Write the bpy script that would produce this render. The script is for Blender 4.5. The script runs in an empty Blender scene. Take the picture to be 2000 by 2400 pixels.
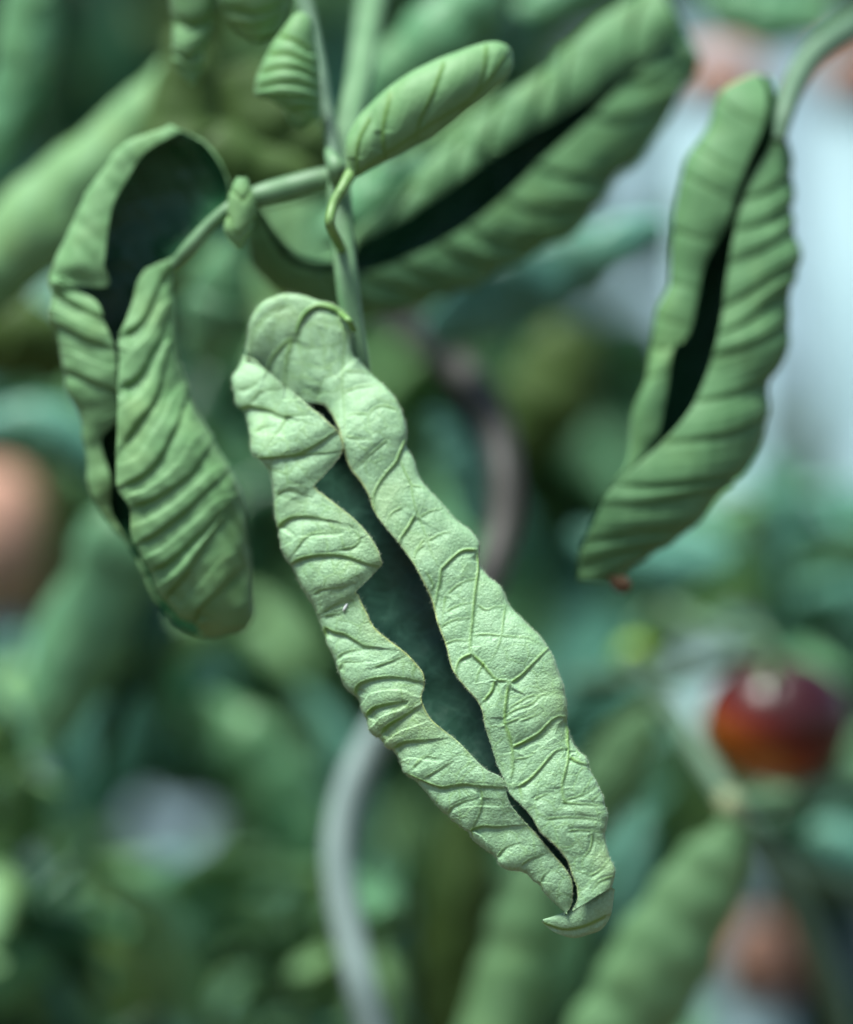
import bpy, math, random
import numpy as np
from mathutils import Vector

# ------------------------------------------------------------------ camera, world, sun, exposure
scene = bpy.context.scene
COL = scene.collection
S = 0.0617e-3          # metres per photo pixel on the plane of sharp focus (y = 0)
D = 0.55               # camera distance to that plane
ZC = 1.0               # camera height
FOCUS = -0.0035

cam_d = bpy.data.cameras.new('camera')
cam = bpy.data.objects.new('camera', cam_d)
COL.objects.link(cam)
cam.location = (0, -D, ZC)
cam.rotation_euler = (math.radians(90), 0, 0)
cam_d.sensor_fit = 'VERTICAL'
cam_d.sensor_height = 36.0
cam_d.lens = 36.0 * D / (2400 * S)
cam_d.clip_start = 0.01
cam_d.clip_end = 50
cam_d.dof.use_dof = True
cam_d.dof.focus_distance = D + FOCUS
cam_d.dof.aperture_fstop = cam_d.lens / 29.0
scene.camera = cam

SUN_EL, SUN_AZ = math.radians(70), math.radians(232)   # azimuth clockwise from +Y
world = bpy.data.worlds.new('World')
scene.world = world
world.use_nodes = True
wn = world.node_tree.nodes
sky = wn.new('ShaderNodeTexSky')
sky.sky_type = 'NISHITA'
sky.sun_disc = False
sky.sun_elevation = SUN_EL
sky.sun_rotation = SUN_AZ
sky.air_density = 1.0
sky.dust_density = 1.0
wn['Background'].inputs['Strength'].default_value = 0.05
world.node_tree.links.new(sky.outputs['Color'], wn['Background'].inputs['Color'])

sun_d = bpy.data.lights.new('sun', 'SUN')
sun_d.energy = 3.0
sun_d.angle = math.radians(20)
sun_d.color = (0.97, 1.0, 0.95)
sun = bpy.data.objects.new('sun', sun_d)
COL.objects.link(sun)
sd = Vector((math.sin(SUN_AZ) * math.cos(SUN_EL), math.cos(SUN_AZ) * math.cos(SUN_EL), math.sin(SUN_EL)))
sun.rotation_euler = sd.to_track_quat('Z', 'Y').to_euler()
sun.location = sd * 3

scene.view_settings.view_transform = 'Standard'
scene.view_settings.look = 'None'
scene.view_settings.gamma = 1
scene.view_settings.use_curve_mapping = False
scene.view_settings.exposure = 1.5
scene.cycles.use_denoising = True
scene.cycles.denoiser = 'OPENIMAGEDENOISE'
scene.cycles.max_bounces = 8

rng = np.random.default_rng(7)
random.seed(7)

# ------------------------------------------------------------------ helpers
def to_world(px, py, y):
    px = np.asarray(px, float); py = np.asarray(py, float); y = np.asarray(y, float) + 0 * px
    k = S * (D + y) / D
    return np.stack([(px - 1000) * k, y, ZC + (1200 - py) * k], -1)

def tag(o, label=None, cat=None, group=None, kind=None):
    if label: o['label'] = label
    if cat: o['category'] = cat
    if group: o['group'] = group
    if kind: o['kind'] = kind
    return o

def empty(name, loc=(0, 0, 0)):
    o = bpy.data.objects.new(name, None)
    o.location = loc
    o.empty_display_size = 0.01
    COL.objects.link(o)
    return o

def adopt(child, parent):
    child.parent = parent
    child.matrix_parent_inverse = parent_matrix(parent).inverted()
    return child

def parent_matrix(o):
    from mathutils import Matrix
    m = Matrix.Translation(o.location)
    if o.parent: m = parent_matrix(o.parent) @ o.matrix_parent_inverse @ m
    return m

def make_mesh(name, V, F, mats, mat_idx=None, attrs=None, smooth=True, parent=None):
    V = np.asarray(V, np.float32); F = np.asarray(F, np.int32)
    n = F.shape[1]
    me = bpy.data.meshes.new(name)
    me.vertices.add(len(V)); me.vertices.foreach_set('co', V.ravel())
    me.loops.add(F.size); me.loops.foreach_set('vertex_index', F.ravel())
    me.polygons.add(len(F))
    me.polygons.foreach_set('loop_start', np.arange(0, F.size, n, dtype=np.int32))
    me.polygons.foreach_set('loop_total', np.full(len(F), n, np.int32))
    me.polygons.foreach_set('use_smooth', np.full(len(F), smooth, bool))
    if mat_idx is not None:
        me.polygons.foreach_set('material_index', np.asarray(mat_idx, np.int32))
    for m in mats: me.materials.append(m)
    for k, a in (attrs or {}).items():
        at = me.attributes.new(k, 'FLOAT', 'POINT')
        at.data.foreach_set('value', np.asarray(a, np.float32))
    me.update(calc_edges=True)
    me.validate()
    o = bpy.data.objects.new(name, me)
    COL.objects.link(o)
    if parent: adopt(o, parent)
    return o

def pchip(t, x, q):
    """monotone cubic interpolation of columns x over t at q"""
    t = np.asarray(t, float); x = np.asarray(x, float); q = np.clip(q, t[0], t[-1])
    if x.ndim == 1: x = x[:, None]
    h = np.diff(t)[:, None]; d = np.diff(x, axis=0) / h
    m = np.zeros_like(x)
    # finite-difference (catmull) tangents: softer than pchip, fits organic outlines
    m[1:-1] = (d[:-1] * h[1:] + d[1:] * h[:-1]) / (h[:-1] + h[1:])
    m[0] = d[0]; m[-1] = d[-1]
    i = np.clip(np.searchsorted(t, q, side='right') - 1, 0, len(t) - 2)
    hh = h[i]; s = ((q - t[i])[:, None]) / hh
    return ((2*s**3 - 3*s**2 + 1) * x[i] + (s**3 - 2*s**2 + s) * hh * m[i]
            + (-2*s**3 + 3*s**2) * x[i+1] + (s**3 - s**2) * hh * m[i+1])

def seg_dist(P, polys):
    """2D points to the nearest of several polylines: distance, position along it (0..1), side (+1 = below it in the photo)"""
    best = np.full(len(P), 1e3); along = np.zeros(len(P)); side = np.zeros(len(P))
    for pts in polys:
        pts = np.asarray(pts, float)
        tt = np.arange(len(pts)); q = np.linspace(0, len(pts) - 1, (len(pts) - 1) * 4 + 1)
        pp = pchip(tt, pts, q) if len(pts) > 2 else pts
        lo = pp.min(0) - 110; hi = pp.max(0) + 110
        idx = np.where((P[:, 0] > lo[0]) & (P[:, 0] < hi[0]) & (P[:, 1] > lo[1]) & (P[:, 1] < hi[1]))[0]
        if not len(idx): continue
        p = P[idx]; b = best[idx]; al = along[idx]; sd_ = side[idx]; n = len(pp) - 1
        for k, (a, c) in enumerate(zip(pp[:-1], pp[1:])):
            v = c - a; L = v @ v + 1e-9
            u = np.clip(((p - a) @ v) / L, 0, 1)
            ox, oy = p[:, 0] - a[0] - u * v[0], p[:, 1] - a[1] - u * v[1]
            dd = np.hypot(ox, oy)
            m = dd < b
            b = np.where(m, dd, b); al = np.where(m, (k + u) / n, al)
            nx, ny = (-v[1], v[0]) if v[0] > 0 else (v[1], -v[0])
            sd_ = np.where(m, np.sign(ox * nx + oy * ny), sd_)
        best[idx] = b; along[idx] = al; side[idx] = sd_
    return best, along, side

def vnoise(P, freq, seed=0):
    """cheap smooth noise: sum of random sines"""
    r = np.random.default_rng(seed); out = np.zeros(len(P))
    for k in range(7):
        w = r.normal(size=P.shape[1]) * freq; out += np.sin(P @ w + r.uniform(0, 6.28))
    return out / 7 ** .5

def grid_normals(X):
    du = np.gradient(X, axis=0); dv = np.gradient(X, axis=1)
    n = np.cross(du, dv); l = np.linalg.norm(n, axis=-1, keepdims=True)
    n = n / np.maximum(l, 1e-12)
    return n

def two_sheet(name, X, N, thick, mats, attrs, parent=None):
    """a leaf blade: outer sheet X, inner sheet offset by thick along -N, rim closed"""
    R, C = X.shape[:2]
    V = np.concatenate([X.reshape(-1, 3), (X - N * thick).reshape(-1, 3)])
    g = np.arange(R * C).reshape(R, C); h = g + R * C
    a = np.stack([g[:-1, :-1], g[1:, :-1], g[1:, 1:], g[:-1, 1:]], -1).reshape(-1, 4)
    # orient outward
    p0, p1, p2 = X[:-1, :-1].reshape(-1, 3), X[1:, :-1].reshape(-1, 3), X[1:, 1:].reshape(-1, 3)
    fn = np.cross(p1 - p0, p2 - p0); s = (fn * N[:-1, :-1].reshape(-1, 3)).sum()
    if s < 0: a = a[:, ::-1]
    b = a[:, ::-1] + R * C
    def strip(u, v): return np.stack([u[:-1], u[1:], v[1:], v[:-1]], -1)
    rim = np.concatenate([strip(g[:, 0], h[:, 0]), strip(h[:, -1], g[:, -1]), strip(h[0], g[0]), strip(g[-1], h[-1])])
    F = np.concatenate([a, b, rim])
    mi = np.concatenate([np.zeros(len(a)), np.ones(len(b)), np.zeros(len(rim))])
    at = {k: np.concatenate([v.ravel(), v.ravel()]) for k, v in attrs.items()}
    return make_mesh(name, V, F, mats, mi, at, parent=parent)

# ------------------------------------------------------------------ materials
def nmat(name):
    m = bpy.data.materials.new(name); m.use_nodes = True
    nt = m.node_tree; b = nt.nodes['Principled BSDF']
    return m, nt, b

def ramp(nt, fac, stops):
    r = nt.nodes.new('ShaderNodeValToRGB')
    e = r.color_ramp.elements
    e[0].position, e[0].color = stops[0][0], (*stops[0][1], 1)
    e[1].position, e[1].color = stops[-1][0], (*stops[-1][1], 1)
    for p, c in stops[1:-1]:
        x = e.new(p); x.color = (*c, 1)
    nt.links.new(fac, r.inputs['Fac']); return r.outputs['Color']

def mix(nt, fac, a, b, mode='MIX'):
    n = nt.nodes.new('ShaderNodeMix'); n.data_type = 'RGBA'; n.blend_type = mode
    for sock, v in ((n.inputs['Factor'], fac), (n.inputs['A'], a), (n.inputs['B'], b)):
        if isinstance(v, (int, float)): sock.default_value = v
        elif isinstance(v, tuple): sock.default_value = (*v, 1)
        else: nt.links.new(v, sock)
    return n.outputs['Result']

def noise(nt, scale, detail=3, rough=.55):
    n = nt.nodes.new('ShaderNodeTexNoise'); n.inputs['Scale'].default_value = scale
    n.inputs['Detail'].default_value = detail; n.inputs['Roughness'].default_value = rough
    tc = nt.nodes.new('ShaderNodeTexCoord'); nt.links.new(tc.outputs['Object'], n.inputs['Vector'])
    return n.outputs['Fac']

def voro(nt, scale):
    n = nt.nodes.new('ShaderNodeTexVoronoi'); n.feature = 'DISTANCE_TO_EDGE'; n.inputs['Scale'].default_value = scale
    tc = nt.nodes.new('ShaderNodeTexCoord'); nt.links.new(tc.outputs['Object'], n.inputs['Vector'])
    return n.outputs['Distance']

def attr(nt, name):
    n = nt.nodes.new('ShaderNodeAttribute'); n.attribute_name = name
    return n.outputs['Fac']

def mapr(nt, v, a, b, c, d):
    n = nt.nodes.new('ShaderNodeMapRange')
    for i, x in enumerate((a, b, c, d)): n.inputs[i + 1].default_value = x
    nt.links.new(v, n.inputs[0]); return n.outputs[0]

def bump(nt, b, h, strength, dist, prev=None):
    n = nt.nodes.new('ShaderNodeBump'); n.inputs['Strength'].default_value = strength
    n.inputs['Distance'].default_value = dist; nt.links.new(h, n.inputs['Height'])
    if prev is not None: nt.links.new(prev, n.inputs['Normal'])
    nt.links.new(n.outputs['Normal'], b.inputs['Normal']); return n.outputs['Normal']

def translucent(nt, b, col, amount):
    t = nt.nodes.new('ShaderNodeBsdfTranslucent')
    if isinstance(col, tuple): t.inputs['Color'].default_value = (*col, 1)
    else: nt.links.new(col, t.inputs['Color'])
    m = nt.nodes.new('ShaderNodeMixShader'); m.inputs[0].default_value = amount
    nt.links.new(b.outputs[0], m.inputs[1]); nt.links.new(t.outputs[0], m.inputs[2])
    nt.links.new(m.outputs[0], nt.nodes['Material Output'].inputs['Surface'])

def underside_mat(name, lo, hi, vein, edge=(.44, .50, .12), fine=True, rough=.5, transl=.17):
    m, nt, b = nmat(name)
    n1 = noise(nt, 260, 4)
    base = ramp(nt, n1, [(.3, lo), (.7, hi)])
    if fine:
        n2 = noise(nt, 2600, 3, .6)
        base = mix(nt, mapr(nt, n2, .42, .66, 0, .35), base, tuple(min(1, c * 1.45) for c in hi))
        v = voro(nt, 620)
        base = mix(nt, mapr(nt, v, 0, .06, .10, 0), base, vein)
    base = mix(nt, mapr(nt, noise(nt, 75, 3), .5, .72, 0, .45), base, (hi[0] * 1.15, hi[1] * .98, hi[2] * .72))
    base = mix(nt, attr(nt, 'vein'), base, vein)
    base = mix(nt, attr(nt, 'edge'), base, edge)
    nt.links.new(base, b.inputs['Base Color'])
    b.inputs['Roughness'].default_value = rough
    b.inputs['Specular IOR Level'].default_value = .42
    b.inputs['Sheen Weight'].default_value = .06
    b.inputs['Sheen Roughness'].default_value = .4
    if not fine: b.inputs['Specular IOR Level'].default_value = .28
    if fine:
        p = bump(nt, b, noise(nt, 3000, 3, .65), .8, .0002)
        p = bump(nt, b, mapr(nt, voro(nt, 620), 0, .12, 1, 0), .12, .00012, p)
        bump(nt, b, noise(nt, 700, 2), .35, .0004, p)
    else:
        bump(nt, b, noise(nt, 500, 3), .3, .0005)
    translucent(nt, b, mix(nt, .6, base, (.34, .42, .03)), transl)
    return m

def upper_mat(name, lo, hi, rough=.42, fine=True):
    m, nt, b = nmat(name)
    base = ramp(nt, noise(nt, 220, 4), [(.35, lo), (.7, hi)])
    if fine:
        base = mix(nt, mapr(nt, voro(nt, 330), 0, .05, .35, 0), base, tuple(c * 1.7 + .004 for c in hi))
    nt.links.new(base, b.inputs['Base Color'])
    b.inputs['Roughness'].default_value = rough
    b.inputs['Specular IOR Level'].default_value = .28
    p = bump(nt, b, noise(nt, 2400, 3, .6), .3, .00015)
    bump(nt, b, noise(nt, 350, 2), .4, .0008, p)
    translucent(nt, b, base, .05)
    return m

def plain_mat(name, lo, hi, scale=200, rough=.5, bmp=.2, spec=.4):
    m, nt, b = nmat(name)
    base = ramp(nt, noise(nt, scale, 4), [(.35, lo), (.65, hi)])
    nt.links.new(base, b.inputs['Base Color'])
    b.inputs['Roughness'].default_value = rough; b.inputs['Specular IOR Level'].default_value = spec
    if bmp: bump(nt, b, noise(nt, scale * 4, 3), bmp, .0004)
    return m

M = {}
M['hero_under'] = underside_mat('hero_leaf_underside', (.255, .445, .235), (.315, .515, .295), (.19, .36, .075), fine=True, rough=.4)
M['hero_upper'] = upper_mat('hero_leaf_upper', (.020, .080, .047), (.040, .118, .076))
M['leaf_under'] = underside_mat('leaf_underside', (.15, .32, .13), (.20, .38, .17), (.13, .27, .06), fine=False, rough=.58)
M['leaf_upper'] = upper_mat('leaf_upper', (.014, .072, .028), (.028, .10, .046), fine=False, rough=.35)
M['mid_under'] = underside_mat('middle_leaf_underside', (.095, .225, .09), (.13, .28, .12), (.07, .16, .03), fine=False, rough=.6)
M['back_under'] = underside_mat('far_leaf_underside', (.10, .275, .125), (.16, .36, .185), (.07, .18, .06), fine=False, rough=.42)
M['teal_under'] = underside_mat('teal_leaf_surface', (.08, .245, .185), (.135, .345, .26), (.07, .19, .13), fine=False, rough=.35)
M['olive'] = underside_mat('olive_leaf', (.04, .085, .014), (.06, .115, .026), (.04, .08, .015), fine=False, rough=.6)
M['stem'] = plain_mat('stem_green', (.095, .20, .09), (.14, .26, .13), 150, .5)
M['stem_grey'] = plain_mat('stem_grey_green', (.075, .15, .085), (.115, .20, .12), 120, .6)
M['midrib'] = plain_mat('midrib_green', (.10, .22, .05), (.16, .30, .09), 300, .45)
M['hair'] = plain_mat('leaf_hair', (.42, .56, .36), (.5, .62, .42), 200, .5, 0)
M['egg'] = plain_mat('white_egg', (.8, .82, .8), (.85, .87, .85), 200, .35, 0)
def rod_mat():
    m, nt, b = nmat('rod_painted_shade')
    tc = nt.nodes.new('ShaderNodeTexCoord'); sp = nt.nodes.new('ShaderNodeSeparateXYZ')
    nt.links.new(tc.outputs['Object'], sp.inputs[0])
    f = mapr(nt, sp.outputs['Z'], 1.0 - .030, 1.0 - .010, 0, 1)       # upper length painted dark brown-grey as shade from leaves above, paler grey below
    lit_tone = ramp(nt, noise(nt, 60, 4), [(.35, (.19, .265, .245)), (.65, (.26, .345, .32))])
    shade_tone = ramp(nt, noise(nt, 90, 4), [(.35, (.035, .034, .027)), (.65, (.06, .056, .046))])
    nt.links.new(mix(nt, f, lit_tone, shade_tone), b.inputs['Base Color'])
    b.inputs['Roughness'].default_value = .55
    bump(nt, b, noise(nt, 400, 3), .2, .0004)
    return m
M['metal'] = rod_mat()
M['clay'] = plain_mat('terracotta', (.46, .24, .17), (.54, .31, .23), 40, .8, .1, .2)
M['soil'] = plain_mat('soil', (.05, .035, .02), (.10, .07, .045), 12, .95, .5, .1)

def flower_mat():
    return plain_mat('unripe_green', (.14, .30, .01), (.24, .40, .02), 120, .35, 0)
M['unripe'] = flower_mat()

# ------------------------------------------------------------------ leaf builders
def arc_t(pts):
    pts = np.asarray(pts, float)
    return np.concatenate([[0], np.cumsum(np.linalg.norm(np.diff(pts, axis=0), axis=1))])

def rolled_leaf(name, t, LE, LO, RO, RE, ydepth, mats, nrows=300, nc=(60, 40, 80), theta=115, kfl=.42, kfr=.42, kb=.38,
                strong=(), weak=(), dyL=None, dyR=None, amp=1.0, thick=.00025, parent=None, ridge=1.0, edgew=3.0, hmax=95,
                pw=.8, seed=1, saw=3.5, sawr=1.0, hrs=None, cells=0, edge_on=False):
    """a leaf rolled up lengthwise: t = row stations; the four outlines are photo-pixel curves; depth is real"""
    T = np.linspace(t[0], t[-1], nrows)
    c = lambda cv: cv(T) if callable(cv) else pchip(t, cv, T)
    le, lo, ro, re = c(LE), c(LO), c(RO), c(RE)
    yb = pchip(t, np.asarray(ydepth, float), T)[:, 0] if not callable(ydepth) else ydepth(T)
    fL = dyL(T) if dyL is not None else np.zeros(nrows)
    fR = dyR(T) if dyR is not None else np.zeros(nrows)
    wl = np.linalg.norm(le - lo, axis=1); wr = np.linalg.norm(re - ro, axis=1); W = np.linalg.norm(ro - lo, axis=1)
    k = np.ones(25) / 25
    sm = lambda a: np.convolve(np.pad(a, 12, mode='edge'), k, mode='valid')
    hl = np.minimum(sm(wl) * kfl, hmax); hr = np.minimum(sm(wr) * kfr, hmax); hb = np.minimum(sm(W) * kb, 150)
    if hrs is not None: hr = hr * hrs(T)
    th = math.radians(theta)
    sv = np.concatenate([np.full(nc[0] + nc[1] // 2, saw), np.full(nc[1] - nc[1] // 2 + nc[2], saw * sawr)])[None]
    a1 = np.linspace(th, 0, nc[0], endpoint=False); a2 = np.linspace(0, math.pi, nc[1], endpoint=False); a3 = np.linspace(0, th, nc[2])
    f1 = (1 - np.cos(a1)) / (1 - math.cos(th)); f2 = (1 - np.cos(a2)) / 2; f3 = (1 - np.cos(a3)) / (1 - math.cos(th))
    ip = np.concatenate([lo[:, None] + (le - lo)[:, None] * f1[None, :, None],
                         lo[:, None] + (ro - lo)[:, None] * f2[None, :, None],
                         ro[:, None] + (re - ro)[:, None] * f3[None, :, None]], 1)
    dp = np.concatenate([-hl[:, None] * (np.sin(a1) ** pw)[None] + fL[:, None] * f1[None] ** 2,
                         hb[:, None] * np.sin(a2)[None],
                         -hr[:, None] * (np.sin(a3) ** pw)[None] + fR[:, None] * f3[None] ** 3], 1)
    C = ip.shape[1]
    flat = ip.reshape(-1, 2)
    y = yb[:, None] + dp * S
    X = to_world(ip[..., 0], ip[..., 1], y)
    N = grid_normals(X)
    if N[nrows // 2, C - nc[2] // 2, 1] > 0: N = -N
    # displacement
    ds, us, ss = (q.reshape(nrows, C) for q in seg_dist(flat, strong))
    dw, uw, sw = (q.reshape(nrows, C) for q in seg_dist(flat, weak))
    ts_ = (.40 + .60 * (1 - us)) * np.clip(us * 9 + .35, 0, 1); tw_ = (.3 + .7 * (1 - uw)) * np.clip(uw * 6 + .3, 0, 1)
    back = np.zeros(C); back[nc[0]:nc[0] + nc[1]] = np.sin(a2) ** .5
    fm = 1 - back[None]
    # keep free margins where they were traced
    qe = np.concatenate([f1, np.zeros(nc[1]), f3])
    h = ts_ * (-5.0 * amp * np.exp(-np.sqrt(ds ** 2 + 4) / (16 * amp ** .5)) + 3.6 * ridge * np.exp(-(ds / 3.6) ** 2)
               - sv * amp * np.tanh(ss * ds / 5) * np.exp(-ds / 30))
    h += tw_ * (-3.2 * amp * np.exp(-np.sqrt(dw ** 2 + 2) / 9) + 2.0 * ridge * np.exp(-(dw / 2.8) ** 2)
                - .4 * sv * amp * np.tanh(sw * dw / 4) * np.exp(-dw / 14))
    h *= fm
    if cells:
        r_ = np.random.default_rng(seed + 9)
        lo_, hi_ = flat.min(0) - 40, flat.max(0) + 40
        gx, gy = np.meshgrid(np.arange(lo_[0], hi_[0], cells), np.arange(lo_[1], hi_[1], cells * .8), indexing='ij')
        seeds = np.stack([gx.ravel(), gy.ravel()], 1) + r_.uniform(-.46, .46, (gx.size, 2)) * cells
        wob = np.stack([vnoise(flat, .05, seed + 2), vnoise(flat, .05, seed + 3)], 1) * 5
        q = flat + wob
        F1 = np.full(len(q), 1e9); F2 = np.full(len(q), 1e9); idn = np.zeros(len(q))
        hc = r_.uniform(-1, 1, len(seeds)); hv = np.zeros(len(q))
        for k_, sp in enumerate(seeds):
            near = np.where((np.abs(q[:, 0] - sp[0]) < 2 * cells) & (np.abs(q[:, 1] - sp[1]) < 2 * cells))[0]
            if not len(near): continue
            dd_ = np.hypot(q[near, 0] - sp[0], q[near, 1] - sp[1])
            a_, b_ = F1[near], F2[near]
            F2[near] = np.where(dd_ < a_, a_, np.minimum(b_, dd_)); F1[near] = np.minimum(a_, dd_)
        ed = np.minimum(F2 - F1, 60).reshape(nrows, C)
        gate = np.clip(np.minimum(ds, dw) / 9, 0, 1) * fm
        tone = np.clip(.55 + .45 * vnoise(flat, .018, seed + 4).reshape(nrows, C), .1, 1)
        h += gate * tone * (2.6 * (1 - np.exp(-ed / 10)) + 1.5 * np.exp(-(ed / 3.2) ** 2))
    P3 = X.reshape(-1, 3)
    h += (1.6 * vnoise(P3, 420, seed) + .7 * vnoise(P3, 1000, seed + 1)).reshape(nrows, C) * min(amp, 1.6)
    vein = (ts_ * np.exp(-(ds / 4.2) ** 2) * .95 + tw_ * np.exp(-(dw / 2.9) ** 2) * .65) * fm
    if cells: vein = vein + .42 * gate * tone * np.exp(-(ed / 3.6) ** 2)
    el = np.concatenate([(1 - f1)[None] * wl[:, None], np.full((nrows, nc[1]), 99.), (1 - f3)[None] * wr[:, None]], 1)
    edge = edge_on * np.exp(-(el / edgew) ** 2) * np.clip(.5 + .5 * vnoise(P3, 160, seed + 5).reshape(nrows, C), 0, 1)
    X = X + N * (h * S)[..., None]
    N2 = grid_normals(X)
    if N2[nrows // 2, C - nc[2] // 2, 1] > 0: N2 = -N2
    o = two_sheet(name, X, N2, thick, mats, {'vein': np.clip(vein, 0, 1), 'edge': np.clip(edge, 0, 1)}, parent)
    return o, X, N2, el

def pod_leaf(name, A, B, ydepth, mats, nrows=120, nc=64, kh=.5, hmax=140, strong=(), amp=1.0, wrap=300, parent=None, seed=3,
             ribs=0, rib_skew=.6, rib_amp=5, rnd=2.5, thick=.0003, taper=True):
    """a leaf folded shut: A and B are the two silhouettes seen in the photo, the body is rounded towards and away from us"""
    A = np.asarray(A, float); B = np.asarray(B, float); n = len(A)
    t = np.arange(n, dtype=float); T = np.linspace(0, n - 1, nrows)
    a, b = pchip(t, A, T), pchip(t, B, T)
    yd = pchip(t, np.asarray(ydepth, float) if np.ndim(ydepth) else np.full(n, float(ydepth)), T)[:, 0]
    ph = np.linspace(0, math.radians(wrap), nc) - math.radians((wrap - 180) / 2)
    f = (1 - np.cos(ph)) / 2
    ip = a[:, None] + (b - a)[:, None] * f[None, :, None]
    W = np.linalg.norm(b - a, axis=1); hh = np.minimum(W * kh, hmax)
    y = yd[:, None] - hh[:, None] * np.sin(ph)[None] * S
    X = to_world(ip[..., 0], ip[..., 1], y)
    N = grid_normals(X)
    if N[nrows // 2, nc // 2, 1] > 0: N = -N
    ds, us, ss = (q.reshape(nrows, nc) for q in seg_dist(ip.reshape(-1, 2), strong))
    fm = np.clip(np.sin(ph), 0, 1)[None] ** .4
    h = (-9 * amp * np.exp(-np.sqrt(ds ** 2 + 6) / 16) + 3 * np.exp(-(ds / 5) ** 2) - 4 * amp * np.tanh(ss * ds / 5) * np.exp(-ds / 24)) * fm
    vein = np.exp(-(ds / 5) ** 2) * fm
    if ribs:
        u = (T / (n - 1))[:, None]; v = f[None]
        ph2 = (u * ribs + rib_skew * np.abs(v - .5) * 2 + .12 * np.sin(9 * u + 5 * v + seed)) % 1.0
        rb = np.abs(ph2 - .5) * 2
        env = np.sin(np.clip(u, .02, .98) * math.pi) ** .5
        h = h + rib_amp * (1 - rb ** 5) * env - rib_amp * env
        vein = np.maximum(vein, .8 * np.exp(-((1 - rb) / .07) ** 2) * env)
    P3 = X.reshape(-1, 3)
    h = h + (rnd * vnoise(P3, 260, seed) + .35 * rnd * vnoise(P3, 800, seed + 1)).reshape(nrows, nc)
    h = h * np.clip(W / 40, 0, 1)[:, None]
    X = X + N * (h * S)[..., None]
    N = grid_normals(X)
    if N[nrows // 2, nc // 2, 1] > 0: N = -N
    z = np.zeros((nrows, nc))
    return two_sheet(name, X, N, thick, mats, {'vein': np.clip(vein, 0, 1), 'edge': z}, parent)

def band(center, halfw):
    """two silhouettes around a centre line"""
    c = np.asarray(center, float); d = np.gradient(c, axis=0); d /= np.linalg.norm(d, axis=1, keepdims=True)
    n = np.stack([-d[:, 1], d[:, 0]], 1); w = np.asarray(halfw, float)[:, None]
    return c + n * w, c - n * w

def tube(name, pts, rad, mat, parent=None, segs=20, nper=10, squash=None, seed=0, bumpy=0.0, groove=0.0):
    """pts: (px,py,y) photo-pixel centre line with depth; rad in photo pixels at that depth"""
    pts = np.asarray(pts, float); t = np.arange(len(pts), dtype=float)
    T = np.linspace(0, len(pts) - 1, (len(pts) - 1) * nper + 1)
    q = pchip(t, pts, T); r = pchip(t, np.asarray(rad, float) if np.ndim(rad) else np.full(len(pts), float(rad)), T)[:, 0]
    W = to_world(q[:, 0], q[:, 1], q[:, 2]); r = r * S * (D + q[:, 2]) / D
    d = np.gradient(W, axis=0); d /= np.linalg.norm(d, axis=1, keepdims=True)
    up = np.array([0.03, -1, 0.02]); s = np.cross(d, up); s /= np.linalg.norm(s, axis=1, keepdims=True); u = np.cross(s, d)
    a = np.linspace(0, 2 * math.pi, segs, endpoint=False)
    rr = r[:, None] * (1 - groove * np.exp(-((a - math.pi / 2) / .5) ** 2))[None]
    if bumpy: rr = rr * (1 + bumpy * np.sin(T * 3.1 + seed)[:, None] * np.sin(a + seed)[None])
    X = W[:, None] + rr[..., None] * (np.cos(a)[None, :, None] * s[:, None] + np.sin(a)[None, :, None] * u[:, None])
    n = len(T); V = np.concatenate([X.reshape(-1, 3), W[:1], W[-1:]])
    g = np.arange(n * segs).reshape(n, segs); g2 = np.roll(g, -1, 1)
    F = np.stack([g[:-1], g2[:-1], g2[1:], g[1:]], -1).reshape(-1, 4)
    c0, c1 = n * segs, n * segs + 1
    cap = np.concatenate([np.stack([np.full(segs, c0), g2[0], g[0], g[0]], -1), np.stack([np.full(segs, c1), g[-1], g2[-1], g2[-1]], -1)])
    tris = cap[:, :3]
    allF = [tuple(x) for x in F.tolist()] + [tuple(x) for x in tris.tolist()]
    me = bpy.data.meshes.new(name); me.from_pydata(V.tolist(), [], allF)
    me.polygons.foreach_set('use_smooth', np.ones(len(me.polygons), bool)); me.materials.append(mat); me.update()
    o = bpy.data.objects.new(name, me); COL.objects.link(o)
    if parent: adopt(o, parent)
    return o

# ------------------------------------------------------------------ setting: ground and wall far behind
def quad_sheet(name, x0, x1, y0, y1, z, mat):
    n = 24
    xs, ys = np.linspace(x0, x1, n), np.linspace(y0, y1, n)
    gx, gy = np.meshgrid(xs, ys, indexing='ij')
    V = np.stack([gx, gy, z + .012 * np.sin(gx * 7) * np.cos(gy * 6)], -1).reshape(-1, 3)
    g = np.arange(n * n).reshape(n, n)
    F = np.stack([g[:-1, :-1], g[1:, :-1], g[1:, 1:], g[:-1, 1:]], -1).reshape(-1, 4)
    return make_mesh(name, V, F, [mat])
tag(quad_sheet('ground', -20, 20, -20, 20, 0, M['soil']), kind='structure')

def box(name, lo, hi, mat, parent=None):
    (a, b, c), (d, e, f) = lo, hi
    V = [(a, b, c), (d, b, c), (d, e, c), (a, e, c), (a, b, f), (d, b, f), (d, e, f), (a, e, f)]
    F = [(0, 3, 2, 1), (4, 5, 6, 7), (0, 1, 5, 4), (1, 2, 6, 5), (2, 3, 7, 6), (3, 0, 4, 7)]
    return make_mesh(name, V, F, [mat], smooth=False, parent=parent)

M['wall'] = plain_mat('pale_render', (.46, .66, .72), (.54, .74, .80), 9, .8, .1, .2)
YW = 1.5
wz = lambda py: float(to_world(0, py, YW)[2])
wx = lambda px: float(to_world(px, 0, YW)[0])
w = box('garden_wall', (wx(-2200), YW, 0), (wx(4200), YW + .12, wz(60)), M['wall'])
tag(w, 'pale bluish wall far behind the leaves, brightest at the right edge', 'wall')

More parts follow.
